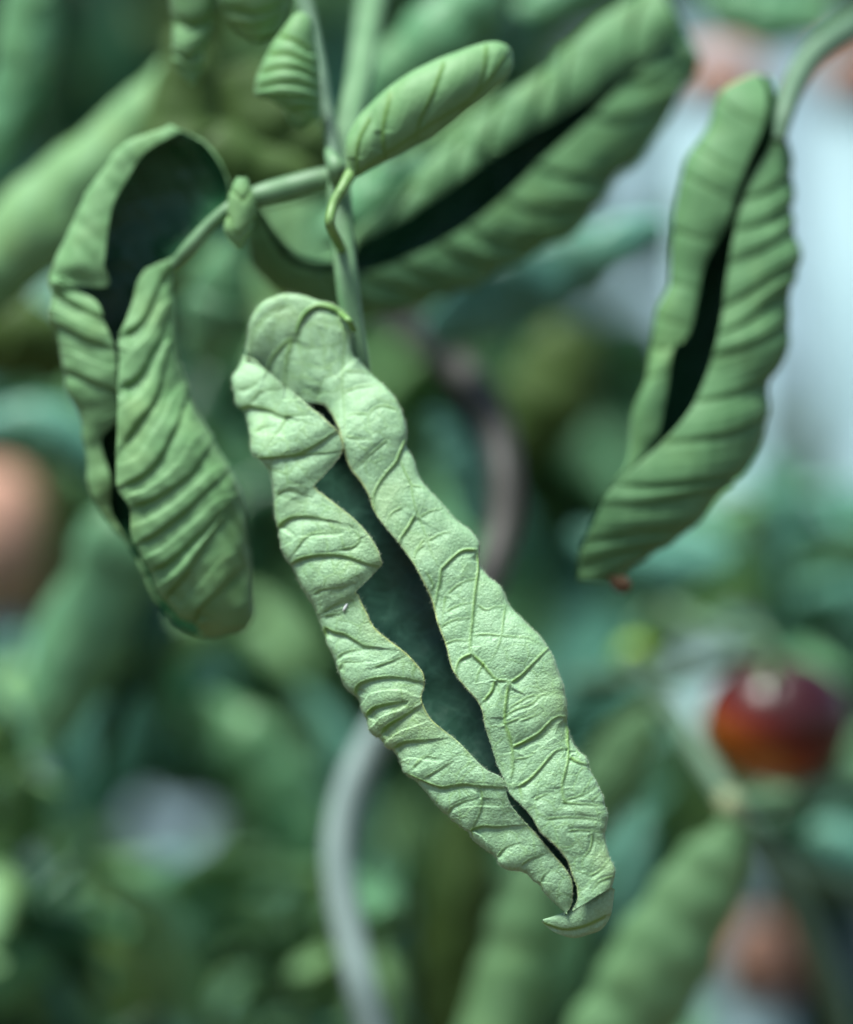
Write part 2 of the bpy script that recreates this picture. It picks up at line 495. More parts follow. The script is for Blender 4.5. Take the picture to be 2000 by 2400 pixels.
# ------------------------------------------------------------------ the front shoot
def zc(x0, y0, k):
    return lambda *p: [(x0 + x / k, y0 + y / k) for x, y in p]
z1, z2, z3 = zc(500, 650, 2.917), zc(600, 1100, 2.5), zc(850, 1600, 2.692)
z4, z5, z6, z7, z8 = zc(0, 200, 2.5), zc(0, 800, 2.5), zc(350, 0, 1.944), zc(1200, 0, 2.1875), zc(1300, 600, 2.47)

shoot = empty('tomato_shoot', tuple(to_world(838, 860, .012)))
tag(shoot, 'in-focus tomato shoot with tightly rolled pale green leaflets on a slender hanging stem', 'tomato plant')

AX = np.array([.51, .86])
def by_axis(pts, first=None):
    """parametrise an outline by its distance along the leaf; 'first' fixes the t of the leading points of the fan"""
    p = np.asarray(pts, float); t = p @ AX
    if first is not None: t[:len(first)] = first
    for i in range(1, len(t)): t[i] = max(t[i], t[i - 1] + 2.5)
    return t, p
LEt, LEp = by_axis([(581, 842), (603, 852), (630, 873), (665, 904), (692, 924), (726, 953), (754, 974), (774, 993), (791, 1008), (802, 1030), (805, 1048),
    (795, 1075), (774, 1099), (754, 1120), (741, 1132), (742, 1145), (760, 1161), (791, 1185), (826, 1212), (856, 1243), (880, 1277), (892, 1308), (889, 1332), (862, 1359),
    (840, 1379), (842, 1396), (860, 1436), (876, 1468), (912, 1500), (944, 1524), (976, 1556), (994, 1584), (995, 1608), (988, 1632), (994, 1656), (1015, 1690),
    (1036, 1708), (1073, 1737), (1110, 1775), (1140, 1804), (1173, 1821), (1186, 1838), (1187, 1856), (1193, 1879), (1221, 1916), (1259, 1957), (1296, 2001),
    (1325, 2035), (1341, 2064), (1342, 2101), (1337, 2127), (1329, 2139)])
LOt, LOp = by_axis([(579, 841), (565, 856), (546, 887), (551, 917), (557, 952), (569, 976), (582, 1020), (589, 1061), (599, 1079), (627, 1106), (637, 1137), (644, 1175),
    (654, 1229), (658, 1264), (668, 1301), (680, 1322), (692, 1344), (716, 1388), (736, 1420), (754, 1472), (760, 1500), (780, 1540), (792, 1576), (812, 1616), (836, 1640),
    (852, 1676), (870, 1710), (890, 1730), (924, 1760), (943, 1789), (952, 1819), (973, 1838), (1013, 1879), (1032, 1901), (1054, 1919), (1099, 1960), (1125, 1979),
    (1158, 2001), (1177, 2027), (1195, 2036), (1229, 2042), (1255, 2068), (1277, 2094), (1307, 2124), (1326, 2141)], first=[1012, 1048, 1066, 1082, 1100, 1114])
ROt, ROp = by_axis([(582, 832), (582, 804), (591, 756), (606, 722), (630, 701), (665, 689), (692, 689), (733, 700), (785, 717), (815, 742), (823, 775), (826, 815), (843, 842), (870, 873),
    (905, 907), (932, 938), (949, 976), (954, 1010), (952, 1034), (970, 1082), (980, 1116), (1004, 1150), (1035, 1181), (1066, 1214), (1112, 1248), (1128, 1272), (1130, 1308),
    (1148, 1352), (1172, 1376), (1188, 1412), (1224, 1456), (1276, 1504), (1293, 1528), (1310, 1570), (1325, 1610), (1331, 1650), (1329, 1697), (1337, 1723), (1351, 1752), (1379, 1786),
    (1385, 1808), (1403, 1841), (1418, 1886), (1424, 1916), (1418, 1957), (1426, 2001), (1441, 2053), (1431, 2090), (1428, 2128)],
    first=[1012, 1022, 1032, 1042, 1050, 1059, 1066, 1077, 1092, 1103, 1112, 1122])
REt, REp = by_axis([(578, 848), (605, 878), (650, 918), (700, 950), (742, 945), (760, 948), (774, 965), (786, 986), (795, 1008), (806, 1054), (811, 1075), (822, 1099), (843, 1126),
    (862, 1157), (875, 1194), (899, 1230), (934, 1272), (972, 1326), (992, 1364), (1012, 1408), (1024, 1456), (1044, 1508), (1064, 1576), (1090, 1610), (1112, 1634),
    (1129, 1663), (1137, 1702), (1151, 1745), (1166, 1793), (1182, 1828), (1195, 1860), (1221, 1886), (1247, 1916), (1266, 1949), (1299, 1979), (1329, 2016), (1341, 2049), (1353, 2087),
    (1351, 2116), (1342, 2133)], first=[1012, 1032, 1066, 1115, 1160, 1180, 1204, 1236])
Ts, Te = 1014., 2521.
fn = lambda tt, pp: (lambda T: pchip(tt, pp, T))
strong = [
    z1((945, 310), (880, 240), (800, 195), (710, 190), (640, 240), (590, 310), (565, 380)),
    z1((540, 400), (420, 520), (375, 600), (360, 640)), z1((540, 410), (505, 520), (490, 620), (485, 740)),
    z1((1320, 1100), (1280, 1190), (1250, 1260), (1180, 1340), (1120, 1430), (1095, 1510), (1105, 1600)),
    z1((265, 1235), (350, 1235), (450, 1225), (560, 1210), (650, 1170), (720, 1130), (780, 1090), (840, 1050)),
    z1((165, 910), (230, 880), (300, 885), (380, 900), (440, 930), (490, 945)),
    z1((445, 1720), (480, 1670), (540, 1640), (620, 1630), (700, 1640), (770, 1655)),
    z1((530, 1960), (600, 1920), (700, 1900), (800, 1895), (900, 1905), (980, 1930), (1060, 1960), (1120, 1975)),
    z2((1310, 470), (1220, 470), (1160, 510), (1110, 560), (1085, 590), (1080, 650), (1060, 730), (1040, 820)),
    z2((930, 270), (890, 340), (850, 400), (840, 430)),
    z2((1310, 480), (1310, 560), (1295, 650), (1280, 760), (1270, 880), (1260, 960), (1255, 1040), (1265, 1080)),
    z2((1265, 1080), (1200, 1110), (1175, 1160), (1170, 1200)),
    z2((1265, 1080), (1330, 1140), (1370, 1190), (1410, 1230), (1470, 1240), (1490, 1260)),
    z2((1490, 1250), (1560, 1200), (1620, 1140), (1700, 1060), (1730, 1040)),
    z2((1480, 1260), (1470, 1330), (1460, 1420), (1460, 1490), (1480, 1560), (1500, 1640), (1500, 1740)),
    z2((1400, 1240), (1380, 1300), (1340, 1350)),
    z2((390, 990), (400, 930), (450, 950), (520, 965), (580, 1000), (630, 1030), (690, 1040)),
    z2((575, 1330), (590, 1270), (640, 1240), (720, 1220), (800, 1215), (880, 1225), (950, 1240)),
    z2((640, 1450), (680, 1400), (760, 1375), (840, 1365)), z2((730, 1550), (790, 1490), (860, 1450), (920, 1410)),
    z2((810, 1630), (860, 1600), (930, 1590), (1000, 1585)),
    z3((200, 410), (260, 375), (330, 365), (400, 360)),
    z3((290, 580), (350, 610), (420, 640), (500, 660), (560, 650), (640, 640), (720, 650), (800, 655), (890, 660)),
    z3((690, 970), (690, 930), (760, 905), (840, 910), (920, 905)),
    z3((945, 410), (1020, 370), (1110, 320), (1180, 250), (1230, 215), (1290, 215)),
    z3((990, 650), (1050, 610), (1110, 550), (1170, 480), (1220, 430), (1290, 410)),
    z3((1290, 200), (1295, 330), (1300, 460), (1280, 560), (1260, 640), (1265, 710), (1275, 750)),
    z3((1310, 470), (1360, 500), (1420, 515)),
    z3((900, 270), (930, 340), (945, 430), (950, 520), (940, 590)),
]
weak = [
    z1((565, 380), (575, 430), (600, 540), (630, 640)), z1((540, 185), (400, 230), (310, 330), (265, 430), (240, 540)),
    z1((830, 250), (880, 330), (900, 420), (890, 560), (885, 700), (895, 850), (900, 980), (895, 1100), (890, 1180)),
    z1((740, 790), (700, 780), (650, 760)), z1((1270, 900), (1170, 870), (1100, 890), (1060, 940), (1065, 1010), (1090, 1060)),
    z1((1060, 930), (980, 930), (920, 940)), z1((900, 1085), (1000, 1100), (1070, 1100)), z1((1190, 1110), (1130, 1160), (1050, 1230), (960, 1320)),
    z1((1280, 1230), (1310, 1320), (1350, 1410), (1370, 1520), (1400, 1620), (1440, 1720), (1490, 1870), (1540, 1970)),
    z1((1450, 1780), (1390, 1860), (1375, 1920), (1385, 1970)), z1((1290, 1570), (1220, 1610), (1200, 1650)),
    z1((1410, 1640), (1480, 1600), (1560, 1580)), z1((1460, 1800), (1560, 1750), (1620, 1740)), z1((1350, 1420), (1440, 1440)),
    z1((490, 945), (560, 940), (650, 940)), z1((490, 945), (460, 1010), (400, 1100), (350, 1190)), z1((560, 1215), (680, 1200), (780, 1195), (880, 1180)),
    z1((430, 1500), (460, 1465), (520, 1455), (580, 1470), (640, 1490)), z1((580, 1810), (660, 1750), (760, 1730), (840, 1740)),
    z1((860, 1860), (960, 1840), (1000, 1780), (960, 1720)), z1((170, 770), (250, 740), (320, 690)), z1((250, 850), (330, 770), (450, 760)),
    z1((900, 640), (1000, 640), (1080, 650)), z1((900, 780), (1010, 740), (1130, 730)), z1((280, 1050), (330, 1010), (400, 1010)),
    z2((980, 440), (935, 490), (925, 540)), z2((1120, 730), (1180, 680), (1240, 650), (1290, 640)), z2((1110, 740), (1100, 800), (1090, 900)),
    z2((1110, 830), (1200, 790), (1270, 780)), z2((1300, 790), (1350, 820), (1400, 805), (1470, 800)),
    z2((1465, 800), (1450, 880), (1440, 970), (1410, 1060), (1380, 1120)), z2((1280, 970), (1360, 965), (1440, 975), (1520, 980), (1600, 990), (1680, 1030)),
    z2((1110, 1020), (1170, 1000), (1250, 1000)), z2((1080, 920), (1160, 880), (1250, 870)), z2((1340, 1120), (1300, 1200), (1290, 1260)),
    z2((1480, 1400), (1600, 1330), (1680, 1320), (1750, 1300)), z2((1460, 1490), (1560, 1450), (1650, 1400)), z2((1510, 1620), (1600, 1590), (1680, 1560), (1750, 1480)),
    z2((330, 730), (400, 700), (500, 690), (560, 670)), z2((390, 840), (470, 790), (550, 770)), z2((400, 860), (500, 840)),
    z2((470, 1110), (500, 1080), (560, 1060), (620, 1050)), z2((690, 1160), (800, 1120), (870, 1090)), z2((930, 1730), (980, 1680), (1060, 1690)),
    z2((220, 490), (300, 390), (400, 370), (500, 370)), z2((480, 1180), (510, 1130), (600, 1130)), z2((1000, 600), (1040, 680), (1010, 720)),
    z3((20, 190), (80, 160), (160, 140), (240, 115)), z3((110, 300), (170, 260), (240, 220), (310, 180)), z3((310, 540), (360, 490), (430, 440)),
    z3((390, 600), (460, 560), (560, 500)), z3((530, 840), (560, 790), (640, 750), (710, 730)), z3((740, 660), (755, 730), (740, 820), (700, 900), (690, 930)),
    z3((850, 1100), (900, 1040), (960, 1020)), z3((1000, 1150), (1060, 1110), (1150, 1080)), z3((1130, 1320), (1130, 1240), (1180, 1180)),
    z3((890, 220), (960, 170), (1070, 130), (1120, 80), (1200, 60), (1270, 60)), z3((990, 650), (1000, 700), (1010, 730)),
    z3((1275, 740), (1350, 720), (1420, 690), (1480, 650)), z3((1260, 755), (1400, 765), (1520, 770)), z3((1080, 740), (1140, 710), (1200, 700)),
    z3((1300, 940), (1340, 930), (1450, 935), (1530, 945)), z3((1450, 940), (1440, 1040), (1390, 1110), (1390, 1170)), z3((1590, 1220), (1500, 1250), (1450, 1310)),
    z3((770, 110), (830, 40)), z3((1150, 860), (1250, 850), (1380, 850), (1530, 870)), z3((1430, 1220), (1500, 1180), (1560, 1110)), z3((1400, 1400), (1480, 1390), (1550, 1410)),
    z3((960, 480), (1040, 470), (1100, 420)), z3((1000, 240), (1080, 210), (1130, 180)),
]
ydep = lambda T: .0030 - .0165 * (T - 1720) / 1500 + .003 * np.clip((1250 - T) / 240, 0, 1)
stepf = lambda a, b: (lambda T: np.clip((T - a) / (b - a), 0, 1))
hero, HX, HN, HE = rolled_leaf('leaflet', [Ts, Te], fn(LEt, LEp), fn(LOt, LOp), fn(ROt, ROp), fn(REt, REp), ydep,
    [M['hero_under'], M['hero_upper']], nrows=760, nc=(110, 60, 130), strong=strong, weak=weak,
    dyL=lambda T: -14 * (1 - stepf(1150, 1300)(T)) - 16 * np.exp(-((T - 2180) / 90) ** 2),
    dyR=lambda T: 30 * (1 - stepf(1120, 1300)(T)), parent=shoot, seed=11, edgew=3.2, kfl=.30, kfr=.27, pw=.6, theta=94, sawr=.3, ridge=1.7, amp=1.55, saw=4.8, edge_on=True, cells=46, kb=.27, hrs=lambda T: .5 + .5 * stepf(1080, 1300)(T))
tag(hero, 'large sharply focused leaflet rolled inward from both sides, pale veined underside outward')

# its curled-over tip
tip = pod_leaf('leaf_tip', [(1420, 2070), (1400, 2088), (1378, 2110), (1352, 2124), (1328, 2136), (1300, 2146), (1272, 2155)],
    [(1441, 2085), (1434, 2142), (1412, 2176), (1385, 2189), (1345, 2198), (1300, 2186), (1270, 2162)], -.0048,
    [M['hero_under'], M['hero_upper']], nrows=70, nc=48, kh=.26, strong=[[(1275, 2165), (1320, 2180), (1370, 2172), (1420, 2150)]], parent=hero, rnd=1.2, wrap=260)
# petiole that becomes the midrib
def on_blade(px, py, lift):
    c0 = HX.shape[1] - 130
    q = to_world(px, py, 0); d_ = np.hypot(HX[:, c0:, 0] - q[0], HX[:, c0:, 2] - q[2])
    a_, b_ = np.unravel_index(np.argmin(d_), d_.shape)
    return (px, py, float(HX[a_, c0 + b_, 1]) - lift * S)
tube('midrib', [(829, 772, .010), (818, 752, .0075)] + [on_blade(*p, 1.5) for p in ((800, 737), (774, 722), (746, 717), (722, 728), (704, 752), (695, 780))],
     [8, 8, 7, 6, 5.5, 5, 4, 2], M['midrib'], hero, segs=14)

# short hairs on the blade, thickest along the margins and silhouettes
def hairs(name, X, N, el, count, parent):
    R, C = el.shape
    facing = np.abs(N[..., 1])
    wgt = (np.exp(-(el / 10) ** 2) * 2.2 + np.exp(-(facing / .25) ** 2) * 1.2 + .10)
    wgt[:, 110:170] *= .25
    seg = np.linalg.norm(np.gradient(X, axis=0), axis=-1) * np.linalg.norm(np.gradient(X, axis=1), axis=-1)
    p = (wgt * seg).ravel(); p /= p.sum()
    idx = rng.choice(R * C, count, p=p)
    P = X.reshape(-1, 3)[idx]; n = N.reshape(-1, 3)[idx]
    # margin hairs lean outward past the edge
    tang = np.gradient(X, axis=1).reshape(-1, 3)[idx]; tang /= np.linalg.norm(tang, axis=1, keepdims=True) + 1e-12
    e = el.ravel()[idx]; col = idx % C
    sgn = np.where(col < 110, -1.0, 1.0)
    lean = (np.exp(-(e / 8) ** 2) * sgn)[:, None] * tang
    d = n * .8 + lean * 1.5 + rng.normal(size=(count, 3)) * .38
    d /= np.linalg.norm(d, axis=1, keepdims=True)
    L = rng.uniform(.00010, .00042, count) * (1 + 1.2 * (rng.random(count) > .96))
    s = np.cross(d, rng.normal(size=(count, 3))); s /= np.linalg.norm(s, axis=1, keepdims=True)
    s2 = np.cross(d, s)
    r = 1.7e-5
    b = [P + (s * math.cos(a) + s2 * math.sin(a)) * r for a in (0, 2.09, 4.19)]
    tp = P + d * L[:, None]
    V = np.stack(b + [tp], 1).reshape(-1, 3)
    k = np.arange(count)[:, None] * 4
    F = np.concatenate([k + np.array([[0, 1, 3]]), k + np.array([[1, 2, 3]]), k + np.array([[2, 0, 3]])])
    o = make_mesh(name, V, F, [M['hair']], parent=parent); o['kind'] = 'stuff'
    return o
hairs('leaf_hairs', HX, HN, HE, 17000, hero)

# white speck on the left roll
def ellipsoid(name, c, r, mat, parent=None, rot=0, ru=20, rv=14, prof=None):
    V, F = [], []
    for i in range(rv + 1):
        th = math.pi * i / rv
        k = prof(i / rv) if prof else 1.0
        for j in range(ru):
            a = 2 * math.pi * j / ru
            V.append((r[0] * math.sin(th) * math.cos(a) * k, r[1] * math.sin(th) * math.sin(a) * k, r[2] * math.cos(th)))
    V = np.array(V); cr, sr = math.cos(rot), math.sin(rot)
    V = np.stack([V[:, 0] * cr - V[:, 2] * sr, V[:, 1], V[:, 0] * sr + V[:, 2] * cr], 1) + np.asarray(c)
    for i in range(rv):
        for j in range(ru):
            F.append((i * ru + j, i * ru + (j + 1) % ru, (i + 1) * ru + (j + 1) % ru, (i + 1) * ru + j))
    return make_mesh(name, V, [f[::-1] for f in F], [mat], parent=parent)
dd = np.hypot(HX[:, :110, 0] - to_world(809, 1425, 0)[0], HX[:, :110, 2] - to_world(809, 1425, 0)[2])
i, j = np.unravel_index(np.argmin(dd), dd.shape)
egg = ellipsoid('insect_egg', HX[i, j] + HN[i, j] * .00012, (3 * S, 3 * S, 10 * S), M['egg'], rot=-.55)
tag(egg, 'tiny white sliver lying on the left roll of the sharp leaf', 'insect egg')

# main stem, branch, side stalks
tube('stem', [(905, -120, .085), (872, 0, .068), (838, 200, .042), (795, 380, .024), (797, 480, .019), (813, 650, .015), (827, 760, .014), (842, 850, .014), (852, 930, .016)],
     [33, 33, 31, 29, 28, 28, 27, 25, 22], M['stem'], shoot, segs=28, groove=.16)
tube('side_branch', [(800, 418, .022), (740, 425, .021), (680, 442, .021), (620, 458, .020), (575, 470, .020)], [33, 30, 31, 29, 22], M['stem'], shoot, segs=24)
tube('stem_node', [(768, 352, .020), (778, 372, .017), (790, 400, .016), (786, 432, .018)], [7, 17, 22, 12], M['stem'], shoot)
tube('side_stalk', [(700, -60, .055), (728, 60, .045), (752, 180, .035), (772, 290, .026), (784, 380, .020)], [13, 14, 15, 15, 17], M['stem_grey'], shoot)
tube('leaf_stalk', [(806, 592, .0165), (790, 562, .0115), (774, 525, .008), (782, 480, .009), (804, 440, .010), (822, 408, .012)], [12, 12, 12, 12, 13, 15], M['midrib'], shoot)

# small spoon-shaped leaflet right of the stem
B1 = z6((900, 815), (893, 650), (930, 555), (1000, 480), (1150, 362), (1300, 272), (1450, 212), (1560, 187), (1625, 200), (1655, 235))
B2 = z6((915, 820), (960, 805), (1010, 775), (1070, 745), (1160, 698), (1300, 620), (1450, 500), (1600, 385), (1655, 310), (1660, 270))
o = pod_leaf('leaflet', B1, B2, np.linspace(.012, .018, len(B1)), [M['leaf_under'], M['leaf_upper']], nrows=200, nc=72, kh=.42, parent=shoot, wrap=250,
    strong=[z6((950, 790), (945, 700), (960, 620), (1000, 540)), z6((1080, 720), (1065, 620), (1070, 540), (1100, 430)), z6((1220, 640), (1240, 540), (1290, 430), (1340, 290)),
            z6((1420, 510), (1500, 400), (1530, 300), (1535, 210)), z6((930, 800), (1100, 690), (1300, 560), (1500, 420), (1620, 260))], amp=.6, rnd=2.2)
tag(o, 'small spoon-shaped leaflet pointing up to the right beside the stem')

# cone-shaped leaflet above the stem joint
o = pod_leaf('leaflet', z6((680, 55), (640, 90), (580, 170), (520, 270), (487, 360), (485, 435), (560, 465), (640, 510), (690, 560)),
    z6((700, 55), (735, 90), (755, 180), (772, 280), (778, 370), (778, 440), (776, 500), (770, 535), (720, 565)), .022,
    [M['leaf_under'], M['leaf_upper']], nrows=160, nc=64, kh=.45, parent=shoot, wrap=270,
    strong=[z6((600, 160), (670, 180), (740, 220)), z6((550, 240), (640, 240), (760, 290)), z6((510, 320), (600, 300), (700, 310), (775, 350)), z6((490, 390), (580, 370), (680, 370), (778, 400)),
            z6((500, 440), (600, 430), (680, 440), (778, 455)), z6((640, 510), (700, 490), (775, 490))], amp=.9)
tag(o, 'small cone-shaped ribbed leaflet hanging above the stem joint')
o = pod_leaf('leaflet', z6((610, 480), (625, 520), (655, 570), (690, 592)), z6((690, 480), (735, 520), (740, 560), (700, 594)), .028, [M['leaf_under'], M['leaf_upper']], nrows=50, nc=40, kh=.3, parent=shoot)
tag(o, 'bluish curled scrap of leaf under the cone-shaped leaflet')
# two ribbed leaflets cut by the top edge
o = pod_leaf('leaflet', z6((90, -120), (95, 60), (105, 200), (110, 270), (140, 330), (190, 385)), z6((310, -120), (310, 60), (280, 170), (250, 250), (235, 320), (205, 388)), .030,
    [M['leaf_under'], M['leaf_upper']], nrows=140, nc=64, kh=.45, parent=shoot, ribs=3, rib_amp=6, rib_skew=.3,
    strong=[z6((95, 70), (180, 105), (260, 90), (310, 50)), z6((105, 240), (170, 265), (230, 230), (290, 170)), z6((120, 290), (180, 320), (235, 300))], amp=1.5)
tag(o, 'ribbed curled leaflet cut off by the top edge, left of the pair')
o = pod_leaf('leaflet', z6((310, -120), (315, 0), (345, 80), (400, 150), (470, 190)), z6((660, -120), (640, 0), (620, 90), (580, 160), (500, 195)), .027,
    [M['leaf_under'], M['leaf_upper']], nrows=140, nc=64, kh=.4, parent=shoot, ribs=2, rib_amp=5, rib_skew=.3,
    strong=[z6((330, 40), (450, 60), (560, 40), (630, 0)), z6((370, 110), (460, 130), (560, 110), (620, 60))], amp=1.5)
tag(o, 'rounded ribbed leaflet tip poking in at the top edge, right of the pair')

def pleats(t, E, O, spacing, skew, t0, t1, jit=.25, bend=0.12, seed=2, reach=1.0, inner_first=False):
    """rib lines running from the free margin E to the silhouette O of a rolled side"""
    r = np.random.default_rng(seed); out = []; q = t0
    while q < t1:
        f = np.linspace(.06, reach, 6); sk = skew * r.uniform(.8, 1.2)
        tt = np.clip(q + sk * f ** 1.3, t[0], t[-1])
        e, o_ = pchip(t, E, tt), pchip(t, O, tt)
        ln = [tuple(p) for p in (e + (o_ - e) * f[:, None])]
        out.append(ln if inner_first else ln[::-1])
        q += spacing * r.uniform(1 - jit, 1 + jit)
    return out

# large half-open leaflet at left
LA = dict(
    LE=[(424, 308), (346, 352), (302, 414), (266, 480), (252, 555), (244, 620), (232, 675), (182, 671), (140, 661), (174, 677), (212, 694), (246, 756), (270, 820), (274, 862), (276, 930), (274, 986), (238, 1030), (260, 1122), (262, 1200), (298, 1262), (332, 1322), (382, 1422), (440, 1477), (482, 1490)],
    LO=[(402, 294), (302, 332), (234, 406), (196, 461), (152, 562), (129, 624), (122, 650), (122, 655), (122, 660), (121, 668), (120, 682), (118, 742), (137, 816), (148, 860), (157, 922), (188, 984), (196, 1036), (208, 1136), (240, 1212), (288, 1262), (326, 1326), (377, 1425), (437, 1478), (480, 1492)],
    RO=[(478, 328), (512, 372), (538, 428), (534, 478), (480, 550), (430, 602), (412, 655), (411, 668), (410, 676), (409, 684), (411, 705), (418, 800), (431, 868), (444, 920), (480, 988), (514, 1044), (546, 1104), (567, 1162), (580, 1240), (589, 1310), (594, 1392), (590, 1455), (558, 1482), (498, 1492)],
    RE=[(474, 330), (509, 374), (535, 431), (530, 479), (474, 549), (404, 604), (338, 634), (330, 645), (324, 655), (319, 668), (313, 694), (297, 744), (278, 796), (280, 842), (276, 905), (276, 960), (273, 1080), (276, 1148), (304, 1190), (309, 1262), (341, 1320), (386, 1412), (450, 1470), (486, 1490)])
tA = np.concatenate([[0], np.cumsum([50, 60, 60, 60, 50, 30, 8, 8, 8, 18, 55, 55, 40, 60, 55, 60, 75, 70, 65, 65, 90, 60, 30])]).astype(float)
ribsA = pleats(tA, LA['RE'], LA['RO'], 84, -270, 450, 1200, jit=.35, seed=8, reach=.8, inner_first=True) + \
    pleats(tA, LA['LE'], LA['LO'], 75, -40, 395, 640, jit=.4, seed=9, reach=.95)
o, _, _, _ = rolled_leaf('leaflet', tA, LA['LE'], LA['LO'], LA['RO'], LA['RE'], np.linspace(.024, .022, len(tA)), [M['leaf_under'], M['leaf_upper']],
    nrows=420, nc=(60, 50, 90), strong=ribsA, amp=1.7, ridge=.4, saw=6.0, theta=104, pw=.85, kfl=.42, kfr=.52, kb=.3, parent=shoot, seed=21, hmax=150, thick=.0003)
tag(o, 'big half-open leaflet at left, dark hollow inside, ribbed rolled right side')
tube('midrib', [(572, 470, .019), (535, 490, .018), (490, 530, .018), (445, 580, .018), (405, 625, .019)], [17, 16, 17, 18, 12], M['stem'], o)
o = pod_leaf('leaflet', z4((1385, 535), (1350, 620), (1335, 740), (1310, 850), (1360, 940), (1400, 962)), z4((1450, 535), (1490, 640), (1500, 740), (1480, 850), (1450, 910), (1420, 962)), .016,
    [M['leaf_under'], M['leaf_upper']], nrows=90, nc=48, kh=.45, parent=shoot, ribs=3, rib_amp=5)
tag(o, 'tiny crumpled leaflet clasping the branch joint')

# long half-open leaflet behind the stem
tG = np.array([0, 60, 120, 190, 290, 390, 500, 610, 720, 830, 940, 1040], float)
G = dict(
    LO=[(600, 470), (690, 590), (790, 600), (846, 528), (905, 480), (993, 388), (1070, 319), (1173, 231), (1270, 165), (1351, 82), (1440, 18), (1540, -50)],
    LE=[(604, 476), (694, 598), (800, 612), (850, 566), (930, 524), (1030, 456), (1122, 388), (1212, 326), (1310, 270), (1400, 208), (1500, 140), (1600, 70)],
    RE=[(608, 490), (648, 575), (700, 622), (787, 634), (860, 636), (993, 586), (1090, 532), (1180, 462), (1265, 380), (1383, 274), (1490, 170), (1600, 98)],
    RO=[(578, 505), (577, 581), (607, 648), (680, 702), (839, 746), (960, 724), (1090, 682), (1199, 628), (1360, 540), (1438, 439), (1560, 300), (1648, 140)])
o, _, _, _ = rolled_leaf('leaflet', tG, G['LE'], G['LO'], G['RO'], G['RE'], np.linspace(.036, .066, len(tG)), [M['mid_under'], M['leaf_upper']],
    nrows=360, nc=(50, 40, 60), strong=pleats(tG, G['RE'], G['RO'], 100, 150, 180, 930, jit=.4, seed=4) + pleats(tG, G['LE'], G['LO'], 130, 90, 260, 1000, jit=.4, seed=5),
    amp=2.1, ridge=.3, saw=5.0, theta=118, pw=.95, kfl=.55, kfr=.5, parent=shoot, seed=31, hmax=120, thick=.0003)
tag(o, 'long half-open leaflet with dark slot, sweeping up to the right behind the stem')

# ------------------------------------------------------------------ drooping leaf at right
rl = empty('curled_leaf', tuple(to_world(1835, 250, .034)))
tag(rl, 'drooping half-open rolled leaf at right with a small brown tip', 'leaf')
H = dict(
    LO=[(1770, 172), (1744, 181), (1694, 215), (1657, 302), (1611, 366), (1589, 434), (1573, 549), (1566, 661), (1539, 721), (1527, 802), (1511, 891), (1482, 972), (1474, 1045), (1466, 1094), (1440, 1128), (1418, 1158), (1388, 1226), (1360, 1296), (1352, 1360)],
    LE=[(1785, 176), (1796, 200), (1800, 240), (1785, 310), (1752, 385), (1727, 455), (1698, 539), (1652, 620), (1636, 701), (1618, 778), (1580, 820), (1562, 930), (1538, 1030), (1502, 1078), (1448, 1130), (1423, 1159), (1391, 1228), (1362, 1297), (1354, 1361)],
    RE=[(1795, 176), (1812, 210), (1826, 270), (1805, 345), (1768, 408), (1739, 480), (1717, 571), (1702, 661), (1694, 730), (1680, 800), (1655, 884), (1620, 956), (1578, 1010), (1512, 1074), (1460, 1120), (1424, 1158), (1392, 1227), (1364, 1297), (1356, 1362)],
    RO=[(1810, 180), (1822, 220), (1836, 290), (1858, 370), (1864, 440), (1862, 520), (1877, 600), (1868, 650), (1850, 720), (1853, 812), (1808, 905), (1802, 990), (1765, 1078), (1722, 1130), (1680, 1172), (1624, 1242), (1560, 1286), (1500, 1320), (1440, 1370)])
tH = np.concatenate([[0], np.cumsum([30, 50, 80, 75, 75, 95, 85, 70, 80, 90, 85, 80, 60, 55, 60, 70, 70, 60])]).astype(float)
o, _, _, _ = rolled_leaf('leaf_blade', tH, H['LE'], H['LO'], H['RO'], H['RE'], np.linspace(.042, .030, len(tH)), [M['mid_under'], M['leaf_upper']], nrows=400, nc=(50, 44, 70),
    strong=pleats(tH, H['RE'], H['RO'], 88, -105, 290, 1330, jit=.45, seed=6), weak=pleats(tH, H['LE'], H['LO'], 85, -45, 140, 820, jit=.4, seed=7),
    amp=1.4, ridge=.3, saw=5.0, theta=112, pw=.9, kfl=.5, kfr=.5, parent=rl, seed=41, hmax=130, thick=.0003)
M['brown'] = plain_mat('dead_brown', (.06, .032, .012), (.10, .052, .022), 200, .7)
pod_leaf('dead_tip', [(1425, 1350), (1430, 1366), (1440, 1384), (1455, 1392)], [(1465, 1350), (1476, 1362), (1480, 1376), (1468, 1391)], .027, [M['brown'], M['brown']], nrows=30, nc=30, kh=.3, parent=rl)
tube('leaf_stalk', [(2080, 20, .075), (1990, 70, .062), (1905, 130, .052), (1860, 200, .044), (1838, 270, .038), (1828, 330, .036)], [34, 33, 30, 27, 22, 14], M['stem_grey'], rl)

